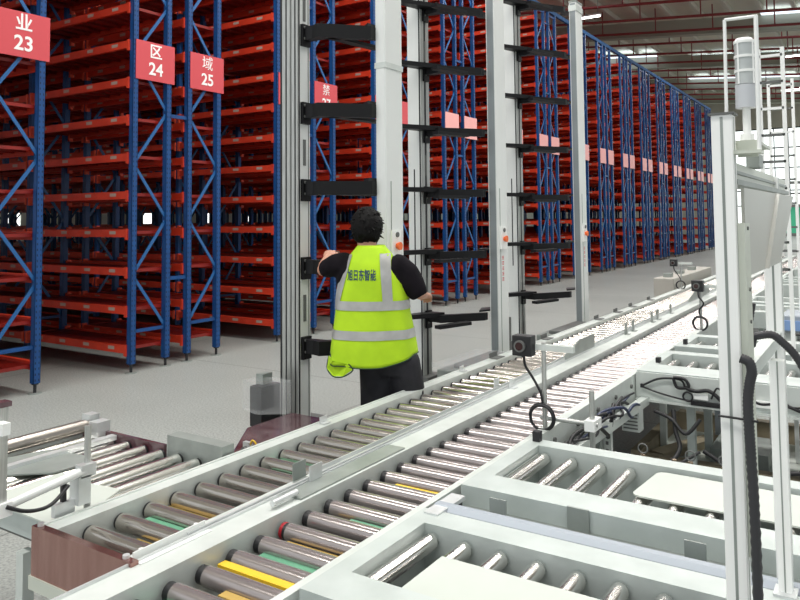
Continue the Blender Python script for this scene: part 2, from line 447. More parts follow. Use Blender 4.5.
MB().box(-2.225, -1.75, 1.335, 1.36, .59, .738).build('end_plate', brown_st, L)
MB().box(-2.23, -1.745, 1.33, 1.37, .55, .59).build('end_foot_rail', cream, L)
for s, z in ((-2.20, .735), (-1.79, .735)):
    MB().cyl((s, 1.35, z), (s, 1.35, z + .012), .01, 8).build('bolt', alu, L)
def tie(t, x0, x1, y, m, z=.63, w=.04): MB().box(x0, x1, y - w / 2, y + w / 2, z, z + .022).build('cross_tie', m, t)
for y, m, a, b in ((1.555, ybrown, -2.03, -1.9), (1.672, green, -2.12, -1.84), (1.79, ybrown, -2.165, -1.84), (2.24, green, -2.1, -1.84), (2.36, green, -2.165, -1.84)): tie(L, a, b, y, m, .645 if m is green else .635)
def legs(t, xs, ys):
    for y in ys:
        for x in xs:
            MB().box(x - .02, x + .02, y - .02, y + .02, .02, .56).cyl((x, y, 0), (x, y, .02), .04, 10).build('leg', rail, t)
legs(L, (-2.21, -1.80), (1.45, 3.4, 5.4, 7.4, 9.4, 11.4, 13.4, 16, 19))
MB().box(-2.17, -1.83, 1.37, YE, .56, .57).build('belly_pan', darkg, L)
M_ = conveyor('roller_conveyor', 'long roller conveyor in the middle, right lane feeding the white side tables', -1.648, -1.295, 1.267, YE, steelp, 'R', (-1.47, 1.2, 0))
rail_prof(-1.765, -1.66, .95, YE, .726, .55).build('side_rail', rail, M_)
MB().box(-1.765, -1.759, 1.0, YE, .726, .734).build('edge_strip', alu, M_)
# joint covers on the shared rail
MB().box(-1.752, -1.672, 1.95, 2.6, .726, .732).build('rail_cover', greyp, M_)
rail_prof(-1.29, -1.245, 2.98, 4.5, .745).build('side_rail', rail, M_)
rail_prof(-1.29, -1.245, 5.95, YE, .745).build('side_rail', rail, M_)
rail_prof(-1.288, -1.262, .95, 2.98, .742).build('side_rail', rail, M_)
rail_prof(-1.288, -1.262, 4.5, 5.95, .742).build('side_rail', rail, M_)
MB().bar((-1.19, 2.98, .64), (-1.19, 4.44, .61), .04, .02).bar((-1.17, 2.98, .63), (-1.17, 4.44, .60), .006, .045).build('lower_flange', rail, M_)
MB().box(-1.65, -1.295, 1.0, YE, .56, .57).build('belly_pan', darkg, M_)
legs(M_, (-1.71, -1.275), (1.3, 3.2, 5.2, 7.2, 9.2, 11.2, 13.2, 16, 19))
for y, m, a, b, z in ((1.566, yellow, -1.645, -1.30, .656), (1.45, ybrown, -1.52, -1.30, .65), (1.675, green, -1.60, -1.30, .645), (1.79, ybrown, -1.6, -1.3, .64), (2.0, ybrown, -1.6, -1.3, .64), (2.005, green, -1.52, -1.3, .648), (2.352, yellow, -1.56, -1.30, .655), (1.335, green, -1.64, -1.30, .64)):
    tie(M_, a, b, y, m, z, .03 if m is yellow else .05 if m is green else .03)
MB().cyl((-1.648, 1.838, RZ), (-1.636, 1.838, RZ), .027, 16).build('red_pulley', mat('red_rubber', (.35, .01, .02), .4), M_)
for y in (3.15, 3.45, 3.75, 4.05, 4.35):
    MB().cyl((-1.245, y, .69), (-1.235, y, .69), .012, 8).build('bolt', darkg, M_)
# stop brackets
def lbr(t, x, y, w, d, h, name='stop_bracket', z=.726, m=greyp):
    MB().box(x - w / 2, x + w / 2, y - d / 2, y + d / 2, z, z + .004).box(x - w / 2, x - w / 2 + .004, y - d / 2, y + d / 2, z + .004, z + h).build(name, m, t)
lbr(L, -1.785, 2.10, .05, .07, .065, m=greyp); lbr(L, -1.79, 3.75, .04, .06, .06, m=alu); lbr(L, -1.74, 3.82, .03, .05, .05, m=alu)
lbr(M_, -1.715, 2.12, .07, .07, .06, m=alu); MB().cyl((-1.70, 1.84, .745), (-1.70, 1.96, .745), .011, 10).build('damper_cylinder', alu, M_)
MB().prism([(4.62, .75), (5.2, .75), (5.2, .84), (4.9, .84), (4.62, .78)], 0, -1.742, -1.735).build('side_guard', greyp, M_)
MB().prism([(8.3, .75), (9.4, .75), (9.4, .86), (8.7, .86), (8.3, .78)], 0, -1.742, -1.735).build('side_guard', greyp, M_)
for y in (6.0, 6.2, 6.8, 7.0, 7.5): lbr(M_, -1.73, y, .03, .07, .09)
for y in (4.6, 5.5, 6.77, 7.36, 7.88, 8.6): lbr(L, -2.21, y, .06, .12, .035, z=.724, m=darkg)
for y in (2.74, 4.1): lbr(L, -2.20, y, .03, .05, .03, z=.724, m=alu)

# ---------------------------------------------------------------- left branch conveyor
t = thing('roller_conveyor', 'short side roller table at the far left, its bright rollers running lengthways', 'conveyor', (-2.7, 1.8, 0))
bm2 = roller_mesh(.64, m=mat('bright_roller', (.88, .87, .82), .2, 1.), axis=1)
for i in range(8): part('roller', bm2, t, (-2.275 - .1115 * i + 2.7, 1.50 - 1.8, RZ))
mb = MB().box(-3.2, -2.60, 2.145, 2.16, .56, .715); mb.build('side_rail', purple, t)
MB().box(-2.58, -2.25, 2.145, 2.21, .58, .76).build('raised_rail_end', greyp, t)
MB().box(-3.2, -2.25, 1.44, 1.49, .62, .695).build('side_rail', rail_t, t)
MB().box(-3.22, -3.17, 1.4, 2.16, .56, .72).build('end_rail', rail, t)
MB().box(-3.15, -2.26, 1.5, 2.14, .57, .58).build('belly_pan', darkg, t)
for x in (-3.17, -2.45):
    for y in (1.45, 2.12): MB().box(x - .02, x + .02, y - .02, y + .02, 0, .57).build('leg', rail, t)
MB().box(-2.92, -2.885, 1.35, 2.12, .70, .72).build('grey_channel', alu, t)
MB().cyl((-3.09, 1.45, .735), (-3.09, 2.10, .735), .03, 16).cyl((-3.09, 2.08, .735), (-3.09, 2.16, .735), .022, 10).build('drive_drum', mat('dull_steel', (.36, .33, .30), .3, .9), t)
MB().box(-3.06, -3.0, 2.10, 2.17, .69, .76).box(-3.14, -3.08, 2.12, 2.17, .72, .78).build('drum_bracket', alu, t)
for nm, poly, lab in (('metal_sheet', [(-3.05, 1.68), (-3.0, 1.87), (-2.80, 1.90), (-2.70, 1.84), (-2.71, 1.71), (-2.9, 1.55)], 'grey metal sheet with a cut corner lying on the far left rollers'),
                  ('metal_sheet', [(-2.68, 1.42), (-2.68, 1.73), (-2.50, 1.71), (-2.335, 1.735), (-2.27, 1.60), (-2.27, 1.42)], 'pale metal sheet lying on the left rollers beside the sensor pole'),
                  ):
    tag(MB().prism(poly, 2, .7005, .706).build(nm, greyp if 'grey metal' in lab else sheet), lab, 'sheet')
t = thing('sensor_pole', 'steel pole with clamp and slanting tube at the corner of the left conveyors', 'sensor pole', (-2.2, 1.43, .74))
MB().cyl((-2.262, 1.55, .70), (-2.262, 1.55, .985), .011, 12).build('pole', alu_d, t)
MB().box(-2.285, -2.235, 1.50, 1.545, .74, .83).box(-2.275, -2.255, 1.43, 1.50, .72, .76).build('base_bracket', alu, t)
MB().cyl((-2.224, 1.241, .822), (-2.25, 1.535, .845), .014, 12).build('slanting_tube', alu_w, t)
MB().box(-2.27, -2.235, 1.51, 1.565, .825, .865).build('tube_clamp', alu, t)
MB().box(-2.235, -2.215, 1.225, 1.25, .80, 1.12).build('square_post', alu_d, t)
MB().box(-2.245, -2.205, 1.22, 1.255, 1.12, 1.135).build('post_cap', purple, t)
MB().box(-2.24, -2.175, 1.21, 1.235, 1.045, 1.08).build('post_clamp', whitep, t)
MB().box(-2.24, -2.20, 1.215, 1.26, .80, .84).build('post_clamp', whitep, t)
MB().tube([(-2.20, 1.24, .83), (-2.19, 1.30, .80), (-2.20, 1.38, .79), (-2.23, 1.46, .82)], .006).build('cable', blackc, t)
MB().box(-2.275, -2.262, 1.46, 1.475, .50, .82).build('cable', blackc, t)

# ---------------------------------------------------------------- tote lift ports
def column(mb, x, y, w, d, z1, z0=.45, mi=(0, 1)):
    # extruded body with grooves on the -Y and +X faces
    mb.box(x - w / 2, x + w / 2, y - d / 2, y + d / 2, z0, z1, mi[0])
FZ = [.91, 1.39, 1.865, 2.34, 2.825, 3.30, 3.76]
def port(idx, Ya, Yb, zt, label):
    XA, XB = -3.02, -2.56
    t = thing('tote_lift_port', label, 'lift port', (-2.8, (Ya + Yb) / 2, 0), 'silver tote lift ports behind the conveyor')
    # back column: wide grooved extrusion
    hd = .055 if idx == 0 else .065; xl_ = .085 if idx == 0 else .06
    mb = MB(); mb.box(XA - xl_, XA + .055, Ya - hd, Ya + hd, .45, zt)
    bc = mb.build('back_column', alu_w if idx else alu_w, t)
    g = MB()
    if idx == 0:
        for a, b, m in ((-.085, -.072, 0), (-.070, -.045, 1), (-.041, -.035, 0), (-.032, -.008, 1), (-.004, .004, 2), (.006, .028, 1), (.031, .037, 0), (.040, .053, 1)):
            g.box(XA + a, XA + b, Ya - .060, Ya - .055, .45, zt, m)
        g.box(XA - .095, XA - .085, Ya - .05, Ya + .05, .45, zt, 0)
        g.box(XA + .055, XA + .058, Ya - .054, Ya - .042, .45, zt, 0); g.box(XA + .055, XA + .058, Ya + .038, Ya + .042, .45, zt, 2)
    else:
        g.box(XA - .01, XA + .0, Ya - .067, Ya - .065, 1.2, 2.05, 0)
        g.box(XA + .045, XA + .055, Ya - .070, Ya - .065, .45, zt, 0)
        g.box(XA + .055, XA + .060, Ya - .055, Ya - .015, .45, zt, 1); g.box(XA + .055, XA + .057, Ya - .015, Ya + .015, .45, zt, 0); g.box(XA + .055, XA + .060, Ya + .015, Ya + .06, .45, zt, 1)
    g.build('slot_strips', [black, alu_d, darkg], bc)
    for dz in (1.05, 2.0, 2.9):
        MB().box(XA + .055, XA + .062, Ya - .01, Ya + .01, dz, dz + .16).build('cover_slot', darkg, bc)
    # front column
    w, d = .072, .185
    mb = MB().box(XB - w / 2, XB + w / 2, Yb - d / 2, Yb + d / 2, .0, zt)
    fc = mb.build('front_column', [alu_w], t)
    MB().box(XB - w / 2 + .008, XB + w / 2 - .008, Yb - d / 2 - .003, Yb - d / 2, .0, zt - .01).build('face_groove', alu_w if idx == 0 else mat('blue_grey_face', (.27, .30, .31), .4, .4), fc)
    MB().box(XB + w / 2, XB + w / 2 + .003, Yb - .045, Yb - .040, .0, 1.9).build('cover_seam', greyp, fc)
    zt2 = 2.60 if idx == 0 else zt - .09
    MB().box(XB - w / 2 - .006, XB + w / 2 + .006, Yb - d / 2 - .006, Yb + d / 2 + .006, zt2, zt2 + (.035 if idx == 0 else .06)).build('clamp_band', rail, fc)
    MB().box(XB - .04, XB + .04, Yb - .095, Yb + .095, zt, zt + .02).build('top_cap', greyp, fc)
    # emergency stop and red writing on the +X face
    xf = XB + w / 2
    MB().box(xf, xf + .014, Yb - .055, Yb + .045, 1.42, 1.60).build('button_box', whitep, fc)
    MB().cyl((xf + .014, Yb, 1.50), (xf + .028, Yb, 1.50), .018, 16).cyl((xf + .028, Yb, 1.50), (xf + .04, Yb, 1.50), .025, 16).build('stop_button', orange, fc)
    MB().cyl((xf + .014, Yb, 1.57), (xf + .022, Yb, 1.57), .016, 12).build('small_button', darkg, fc)
    mb = MB()
    rnd = random.Random(4)
    for k in range(5):
        z = 1.36 - k * .042
        for a in range(3): mb.box(xf + .0003, xf + .0012, Yb - .018 + rnd.uniform(-.003, .003), Yb + .018, z - a * .011, z - a * .011 + .004)
        mb.box(xf + .0003, xf + .0012, Yb - .002, Yb + .003, z - .024, z + .006)
    mb.build('red_writing', redp, fc)
    # tray arms at every level
    for z in FZ:
        if z > zt - .05: continue
        xa = XA + .06; xb = XB - .035
        arm = MB()
        y = Ya + .01; y1 = Yb + .05
        arm.prism([(xa, y - .03), (xa + .08, y - .03), (xa + .14, y - .05), (xb, (y + y1) / 2 - .0), (xb, (y + y1) / 2 + .05), (xa + .14, y + .035), (xa, y + .022)], 2, z - (.05 if idx == 0 else .034), z + (.034 if idx == 0 else .024))
        a = arm.build('tray_arm', blackm, t)
        MB().box(xa - .004, xa + .018, y - .045, y + .03, z - .085, z + .05).cyl((xa + .018, y - .03, z - .04), (xa + .024, y - .03, z - .04), .008, 8, 1).cyl((xa + .018, y - .03, z + .03), (xa + .024, y - .03, z + .03), .008, 8, 1).build('arm_bracket', [blackm, darkg], a)
        if idx == 0:
            MB().prism([(xa + .14, y + .02), (xa + .20, y + .02), (xa + .26, y + .44), (xa + .20, y + .46)], 2, z - .05, z - .03).build('tray_tine', blackm, a)
            MB().prism([(xb - .10, y1 - .14), (xb - .02, y1 - .20), (xb, y1), (xb - .06, y1 + .02)], 2, z + .02, z + .055).build('tray_pad', black, a)
        else:
            MB().prism([(xa - .10, y - .34), (xa - .06, y - .36), (xa + .14, y + .01), (xa + .0, y + .02)], 2, z + .006, z + .040).build('tray_tine', blackm, a)
            MB().prism([(xb - .18, y - .22), (xb - .12, y - .24), (xb - .03, y + .08), (xb - .1, y + .12)], 2, z - .05, z - .026).build('tray_tine', blackm, a)
            MB().prism([(xb - .14, y1 - .02), (xb - .07, y1 - .20), (xb, y1 + .02), (xb - .04, y1 + .12)], 2, z + .02, z + .034).build('tray_pad', black, a)
    # base
    MB().box(XA - .16, XA + .12, Ya - .10, Ya + .12, 0, .47).build('base_block', darkg, t)
    MB().box(XB - .05, XB + .05, Yb - .1, Yb + .1, 0, .02).build('foot_plate', greyp, t)
    if idx == 0:
        MB().prism([(-2.32, 2.42), (-2.50, 2.42), (-2.62, 2.55), (-2.88, 2.92), (-2.88, 3.28), (-2.65, 3.28), (-2.32, 2.95)], 2, .40, .565).build('base_cover', purple, t, .01)
        MB().box(-3.14, -3.085, 3.26, 3.34, .47, .76).box(-3.13, -3.04, 3.20, 3.36, .47, .70, 1).build('drive_motor', [greyp, black], t)
    else:
        MB().box(-2.68, -2.32, Ya - .35, Yb + .12, .50, .60).box(-2.60, -2.36, Ya - .25, Yb - .1, .60, .63, 1).build('base_cover', [greyp, darkg], t, .008)
        MB().box(-3.10, -3.06, Ya - .08, Ya + .02, .45, .70).build('drive_motor', darkg, t)
port(0, 3.495, 3.838, 3.42, 'tote lift port with black arms nearest the camera, behind the worker')
port(1, 4.945, 5.39, 3.72, 'middle tote lift port with black arms, right of the worker')
port(2, 6.755, 7.32, 3.86, 'farthest tote lift port with black arms, its white column top in view')
# clear wrapping over base of first port
w_ = MB().prism([(-3.16, 3.17), (-3.0, 3.12), (-2.86, 3.22), (-2.90, 3.3), (-3.14, 3.3)], 2, .57, .74)
tag(w_.build('plastic_wrap', wrap), 'clear plastic wrapping bunched round the foot of the nearest lift column', 'wrapping')
MB_ = MB().box(-2.64, -2.34, 4.45, 5.15, .635, .665)
tag(MB_.build('plastic_wrap', wrap), 'clear plastic wrapping over the base cover of the middle lift port', 'wrapping')
# small sensors at branch corner
for i, (x, y, m, lab) in enumerate(((-2.63, 2.40, yellow, 'small steel clip with yellow cable beside the maroon cover, left one'), (-2.46, 2.50, yellow, 'small steel clip with yellow cable beside the maroon cover, right one'))):
    t = thing('sensor_clip', lab, 'sensor', (x, y, .565), 'small sensor clips by the maroon cover')
    MB().box(x - .02, x + .02, y - .01, y + .01, .571, .66).box(x - .02, x + .02, y - .03, y + .03, .565, .571).build('bracket', alu, t)
    MB().cyl((x, y - .03, .63), (x, y + .03, .63), .014, 10).build('sensor_barrel', darkg, t)
    MB().tube([(x + .01, y, .63), (x + .03, y, .67), (x + .05, y + .01, .64), (x + .04, y + .02, .56)], .004).build('cable', m, t)

# grey cabinet beyond the left rail
t = thing('control_cabinet', 'low grey cabinet beyond the far end of the left conveyor rail', 'cabinet', (-2.65, 10.5, 0))
MB().box(-2.58, -2.32, 10.2, 12.8, .06, .84).build('cabinet_body', mat('taupe_metal', (.42, .40, .36), .5), t, .01)
for y in (10.4, 11.1, 11.9): MB().box(-2.5, -2.4, y, y + .14, .84, .89).build('top_box', greyp, t)
for x in (-2.58, -2.36):
    for y in (10.26, 12.7): MB().cyl((x, y, 0), (x, y, .06), .03, 8).build('foot', black, t)

# ---------------------------------------------------------------- cross conveyors
def cross_table(n, yn, yf, zt, x1, label, near_face=True, corner=True, legsys=True, first_x=-1.15, cables=False, wn=.14, wf=.12):
    """rollers run along Y between yn and yf; rails along X"""
    t = thing('side_roller_table', label, 'conveyor', (-1.0, (yn + yf) / 2, 0), 'white side tables with rollers joining the main conveyor')
    me = MESH.setdefault('sr%.2f' % (yf - yn), roller_mesh(yf - yn, m=mat('polished_roller', (.74, .72, .69), .2, 1.), axis=1, capm=greyp, r=.024))
    x = first_x
    while x < x1 - .05:
        part('roller', me, t, (x + 1.0, yn - (yn + yf) / 2, RZ + .045)); x += .1115
    xl = -1.24
    MB().box(xl, x1, yf + .005, yf + wf, zt - .012, zt).box(xl, x1, yf + .005, yf + .017, zt - .16, zt - .012).box(xl, x1, yf + wf - .012, yf + wf, zt - .16, zt - .012).build('far_rail', rail_t, t)
    MB().box(xl, x1, yn - wn, yn - .005, zt - .012, zt).box(xl, x1, yn - wn, yn - wn + .012, zt - .15, zt - .012).box(xl, x1, yn - .017, yn - .005, zt - .15, zt - .012).build('near_rail', rail_t, t)
    MB().box(xl, xl + .06, yn - .005, yf + .005, zt - .012, zt).box(xl + .05, xl + .06, yn - .005, yf + .005, zt - .14, zt - .012).build('corner_plate', rail_t, t)
    MB().box(xl + .06, x1, yn, yf, .55, .56).build('belly_pan', greyp if n == 1 else darkg, t)
    for x in (-.98, -.3, .4, 1.2):
        if x < x1:
            for y in (yn - .05, yf + .05): MB().box(x - .022, x + .022, y - .022, y + .022, .0, zt - .16).build('leg', railb if n % 2 else rail_t, t)
    return t
T1 = cross_table(0, 1.58, 1.935, .76, .75, 'nearest white side roller table at the bottom edge, holding a white sheet', wf=.105)
MB().prism([(2.045, .60), (2.11, .60), (2.125, .72), (2.118, .75), (2.095, .768), (2.07, .768), (2.055, .755), (2.05, .735), (2.045, .735)], 0, -1.22, .75).build('rounded_lip', railb, T1)
MB().box(-1.22, -1.17, 2.0, 2.18, .752, .765).box(-1.20, -1.17, 2.12, 2.16, .69, .752, 1).build('joint_clamp', [alu, black], T1)
for y in (1.68, 1.8, 1.92): MB().cyl((-1.18, y, .70), (-1.172, y, .70), .008, 8).build('bolt', greyp, T1)
greyface = greyp
T2 = cross_table(1, 2.425, 2.815, .76, .75, 'second white side roller table from the bottom, with a rounded white sheet', wn=.145, wf=.085)
MB().box(-1.22, .75, 2.12, 2.28, .685, .695).box(-1.22, .75, 2.215, 2.221, .695, .712).build('side_tray', greyp, T2)
MB().box(-1.175, -1.17, 2.45, 2.80, .70, .735).build('inner_plate', greyp, T2)
MB().box(-1.222, -1.192, 2.86, 2.89, .76, .80).build('sensor_nub', black, T2)
def plate_br(t, x, y, s=.06):
    MB().box(x, x + s * .95, y - .006, y + .0, .70, .775).box(x, x + s * .25, y - .075, y - .006, .70, .706).box(x + s * .35, x + s * .6, y - .075, y - .006, .70, .706).box(x + s * .7, x + s * .95, y - .075, y - .006, .70, .706).build('slotted_bracket', greyp, t)
plate_br(T2, -1.085, 2.19); plate_br(T2, -.49, 2.19)
MB().box(-.86, -.79, 2.272, 2.279, .67, .764).build('splice_plate', greyp, T2)
tag(MB().box(-1.04, .35, 1.585, 1.80, .7425, .748).build('white_sheet', sheet), 'white sheet lying on the rollers at the bottom edge of the photo', 'sheet')
rc = []
for cx, cy, a0 in ((.35, 2.55, 270), (.35, 2.765, 0), (-.68, 2.765, 90), (-.70, 2.55, 180)):
    for k in range(4): a = R(a0 + 30 * k); rc.append((cx + .03 * math.cos(a), cy + .03 * math.sin(a)))
tag(MB().prism(rc, 2, .7425, .748).build('white_sheet', sheet), 'white sheet with rounded corners lying on the second side table', 'sheet')
T3 = cross_table(2, 4.70, 5.09, .765, 1.6, 'third side roller table, black cables hanging on its front face', wn=.24)
MB().box(-1.24, 1.6, 4.44, 4.452, .60, .76).box(-1.24, 1.6, 4.41, 4.44, .60, .61).build('front_panel', rail, T3)
T4 = cross_table(3, 5.55, 5.90, .765, 1.6, 'fourth side roller table, just behind the one with black cables')
MB().box(-1.20, -1.175, 4.74, 4.78, .765, .795).build('sensor_nub', black, T3)
MB().box(-1.20, -1.175, 5.50, 5.54, .765, .80).build('sensor_nub', black, T4)
ords = ['fifth', 'sixth', 'seventh', 'eighth', 'ninth', 'tenth']
for i, (a, b) in enumerate(((7.8, 8.2), (8.65, 9.05), (10.9, 11.3), (11.75, 12.15), (14.0, 14.4), (15.0, 15.4))):
    cross_table(4 + i, a, b, .765, 2.6, ords[i] + ' side roller table counted from the camera, far right background')

# cables and connectors on the third table
t = thing('cable_bundle', 'black looped cables with connectors on the front face of the third side table', 'cable', (-1.0, 4.42, .66))
MB().tube([(-1.20, 4.425, .685), (-1.12, 4.42, .73), (-1.05, 4.42, .745), (-.98, 4.42, .74), (-.96, 4.42, .70)], .006).tube([(-1.20, 4.425, .68), (-1.10, 4.42, .655), (-.98, 4.42, .635), (-.90, 4.42, .63)], .005).tube([(-1.02, 4.41, .745), (-1.0, 4.41, .70), (-.94, 4.41, .71), (-.96, 4.41, .75), (-1.02, 4.41, .755)], .009).tube([(-.95, 4.41, .70), (-.90, 4.41, .69), (-.84, 4.41, .70), (-.80, 4.41, .68), (-.76, 4.41, .64)], .011).tube([(-.82, 4.40, .66), (-.79, 4.40, .72), (-.76, 4.40, .70), (-.74, 4.40, .66)], .005).build('cable', blackc, t)
MB().ring((-.945, 4.41, .655), .025, .005, 1).build('cable_coil', blackc, t)
MB().box(-.92, -.84, 4.415, 4.437, .645, .675).build('white_connector', whitep, t)
MB().box(-1.21, -1.19, 4.42, 4.437, .675, .695).build('plug', black, t)
MB().box(-.93, -.74, 4.405, 4.437, .612, .632).build('terminal_strip', black, t)
t = thing('cable_bundle', 'black looped cables on the side table face, seen right of the tall white post', 'cable', (-.4, 4.42, .66))
MB().tube([(-.66, 4.42, .70), (-.58, 4.42, .66), (-.48, 4.42, .67), (-.38, 4.42, .64)], .009).tube([(-.52, 4.42, .74), (-.46, 4.42, .68), (-.40, 4.42, .66), (-.2, 4.42, .70)], .005).build('cable', blackc, t)
MB().box(-.60, -.50, 4.415, 4.437, .64, .675).build('white_connector', whitep, t)

# things between second and third table
t = thing('support_frame', 'small frame with perforated strut and slotted box beside the middle conveyor', 'frame', (-1.1, 3.6, 0))
MB().box(-1.255, -1.22, 3.70, 3.74, 0, .55).build('strut', greyp, t)
m_ = MB().box(-1.235, -1.195, 3.80, 3.83, 0, .575); 
for k in range(14): m_.box(-1.222, -1.208, 3.7985, 3.80, .05 + k * .038, .067 + k * .038, 1)
m_.build('perforated_strut', [rail, darkg], t)
m_ = MB().box(-1.262, -1.165, 4.22, 4.30, .47, .60)
for k in range(6): m_.box(-1.253, -1.175, 4.217, 4.22, .485 + k * .019, .492 + k * .019, 1)
m_.build('slotted_box', [rail, darkg], t)
t = thing('machine_tray', 'pale metal trough with brown boards on the floor under the third side table', 'tray', (-.5, 5.2, 0))
MB().box(-1.3, .5, 4.8, 5.7, .10, .12).build('tray_bottom', sheet, t)
MB().box(-1.36, -1.30, 4.72, 5.8, .02, .22).box(-1.30, .5, 4.72, 4.78, .02, .20).box(-1.30, .5, 5.72, 5.8, .02, .24).build('tray_side', woodb, t)
MB().bar((-1.25, 4.9, .15), (-.95, 5.6, .15), .10, .05).build('cross_board', woodb, t)
MB().box(-.95, -.62, 5.0, 5.4, .12, .22).build('inner_block', greyp, t)
for x in (-1.25, .4):
    for y in (4.85, 5.6): MB().box(x, x + .05, y, y + .05, 0, .10).build('foot', greyp, t)
for pts, r in (([(-1.30, 3.0, .50), (-1.1, 3.2, .66), (-1.18, 3.5, .63), (-1.2, 3.9, .64), (-1.17, 4.3, .66)], .008), ([(-1.15, 3.2, .62), (-1.10, 3.35, .66), (-1.12, 3.6, .60), (-1.14, 3.9, .56)], .006)): pass
t = thing('cable_bundle', 'tangle of dark hoses and cables beside the middle conveyor under the camera pole', 'cable', (-1.17, 3.4, .62))
rnd = random.Random(3); mb = MB(); mbb = MB()
for k in range(9):
    y = 3.02 + rnd.uniform(0, .25); x = -1.235 + rnd.uniform(0, .05); pts = []
    for j in range(7):
        pts.append((x + rnd.uniform(-.02, .05), y, .62 + rnd.uniform(-.04, .08))); y += rnd.uniform(.08, .26)
    (mb if k % 4 else mbb).tube(pts, .0055 + rnd.uniform(0, .004))
mb.build('hose', blackc, t); mbb.build('blue_hose', mat('dark_blue_hose', (.02, .03, .08), .4), t)
t = thing('cable_bundle', 'black cables hanging below the third side table next to the slotted box', 'cable', (-.95, 4.3, .5))
MB().tube([(-1.0, 4.3, .60), (-.98, 4.25, .5), (-.95, 4.2, .42), (-1.0, 4.1, .35), (-1.1, 4.0, .33)], .012).tube([(-1.1, 4.3, .58), (-1.0, 4.25, .56), (-.92, 4.22, .50), (-.85, 4.25, .58)], .010).tube([(-1.12, 4.1, .40), (-1.05, 4.05, .30), (-.95, 4.1, .36), (-.85, 4.2, .42)], .009).tube([(-.85, 4.3, .40), (-.6, 4.28, .30), (-.4, 4.3, .36), (-.1, 4.3, .34)], .012).build('cable', blackc, t)
t = thing('fitting', 'row of small brass pneumatic fittings behind the second side table', 'fitting', (-.8, 2.98, 0))
m_ = MB(); 
m_.box(-.86, -.5, 3.03, 3.06, .66, .68); m_.box(-.70, -.66, 3.03, 3.06, 0, .66)
for k in (0, 2, 3, 5): m_.cyl((-.83 + k * .06, 3.045, .68), (-.83 + k * .06, 3.045, .722), .009, 8, 1)
m_.build('manifold', [greyp, mat('brass', (.30, .22, .14), .35, .7)], t)
for k in (0, 3, 5): MB().ring((-.83 + k * .06, 3.045, .745), .018, .003, 1, 16, 6).build('hose_loop', darkg, t)

# camera sensor on pole (near) and its twin (far)
def camsensor(loc, s, label, arm=True, hoff=-.085):
    x, y, z = loc
    t = thing('camera_sensor', label, 'sensor', loc, 'camera sensors on poles by the conveyor')
    MB().cyl((x, y, z - .02), (x, y, z + .37 * s), .0105, 12).build('pole', alu_d, t)
    hx, hy, hz = x + hoff, y - .02 - (.025 if hoff > -.05 else 0), z + .355 * s
    h = MB().box(hx - .045, hx + .045, hy - .03, hy + .03, hz - .045, hz + .045).build('sensor_head', black, t, .004)
    MB().cyl((hx - .005, hy - .030, hz), (hx - .005, hy - .042, hz), .026, 20).cyl((hx - .005, hy - .042, hz), (hx - .005, hy - .044, hz), .018, 20, 1).build('lens', [darkg, mat('dark_lens', (.035, .012, .012), .15)], h)
    MB().box(x - .035, x + .14, y - .012, y + .012, hz - .018, hz + .008).build('head_bracket', rail, t)
    MB().tube([(hx, hy, hz - .045), (hx + .005, hy, hz - .09), (hx + .04, hy, hz - .14), (x - .01, y - .02, hz - .2), (x, y - .02, z + .10)], .006).build('cable', blackc, t)
    MB().ring((x - .005, y - .02, z + .05), .056, .007, 1).ring((x - .003, y - .03, z + .05), .052, .006, 1).build('cable_coil', blackc, t)
    if arm:
        MB().cyl((x - .02, y, z + .045), (x + .22, y + .05, z + .03), .010, 10).build('cross_rod', alu_d, t)
        MB().box(x + .17, x + .215, y + .02, y + .115, z + .005, z + .05).build('rod_clamp', whitep, t)
        MB().cyl((x + .192, y + .06, z - .16), (x + .192, y + .06, z + .17), .012, 12).build('second_pole', alu_d, t)
camsensor((-1.272, 3.12, .745), 1.0, 'black camera head on a steel pole with coiled cable beside the middle conveyor')
camsensor((-1.255, 6.43, .745), 1.0, 'black camera head on a pole, second one along, near the tall white post', False, -.01)
camsensor((-2.20, 10.1, .72), .95, 'small black camera head on a pole by the grey cabinet in the distance', False)

# ---------------------------------------------------------------- white machine frame at the right
t = thing('machine_gantry', 'tall white profile frame at the right with shield and signal tower', 'frame', (-.28, 1.5, .76))
def post(name, x, y, w, z0, z1, m=whitep):
    o = MB().box(x - w / 2, x + w / 2, y - w / 2, y + w / 2, z0, z1).build(name, m, t, .0015)
    MB().box(x - .0025, x + .0025, y - w / 2 - .0006, y - w / 2 + .002, z0, z1 - .004).box(x + w / 2 - .002, x + w / 2 + .0006, y - .0025, y + .0025, z0, z1 - .004).build('profile_groove', greyp, o)
    return o
PX_ = -.243
H1 = [(-0.217, 1.6, 1.498), (-0.222, 1.6, 1.47), (-0.23, 1.6, 1.421), (-0.236, 1.59, 1.395)]
H2 = [(-0.222, 1.47, 1.412), (-0.208, 1.47, 1.406), (-0.204, 1.47, 1.389), (-0.208, 1.47, 1.369), (-0.212, 1.47, 1.338), (-0.212, 1.47, 1.303), (-0.211, 1.47, 1.268), (-0.21, 1.47, 1.233), (-0.208, 1.47, 1.163), (-0.207, 1.47, 1.08), (-0.207, 1.47, 0.96), (-0.207, 1.47, 0.77)]
H3 = [(-0.243, 1.76, 1.39), (-0.238, 1.75, 1.408), (-0.228, 1.75, 1.413), (-0.201, 1.75, 1.417), (-0.181, 1.75, 1.402), (-0.163, 1.75, 1.383), (-0.146, 1.75, 1.354), (-0.12, 1.74, 1.29)]
post('tall_post', PX_, 1.502, .037, .76, 1.858)
post('tall_post', PX_, 2.20, .037, .67, 1.77)
MB().box(PX_ - .023, PX_ + .023, 1.48, 1.525, 1.858, 1.862).build('post_cap', darkg, t)
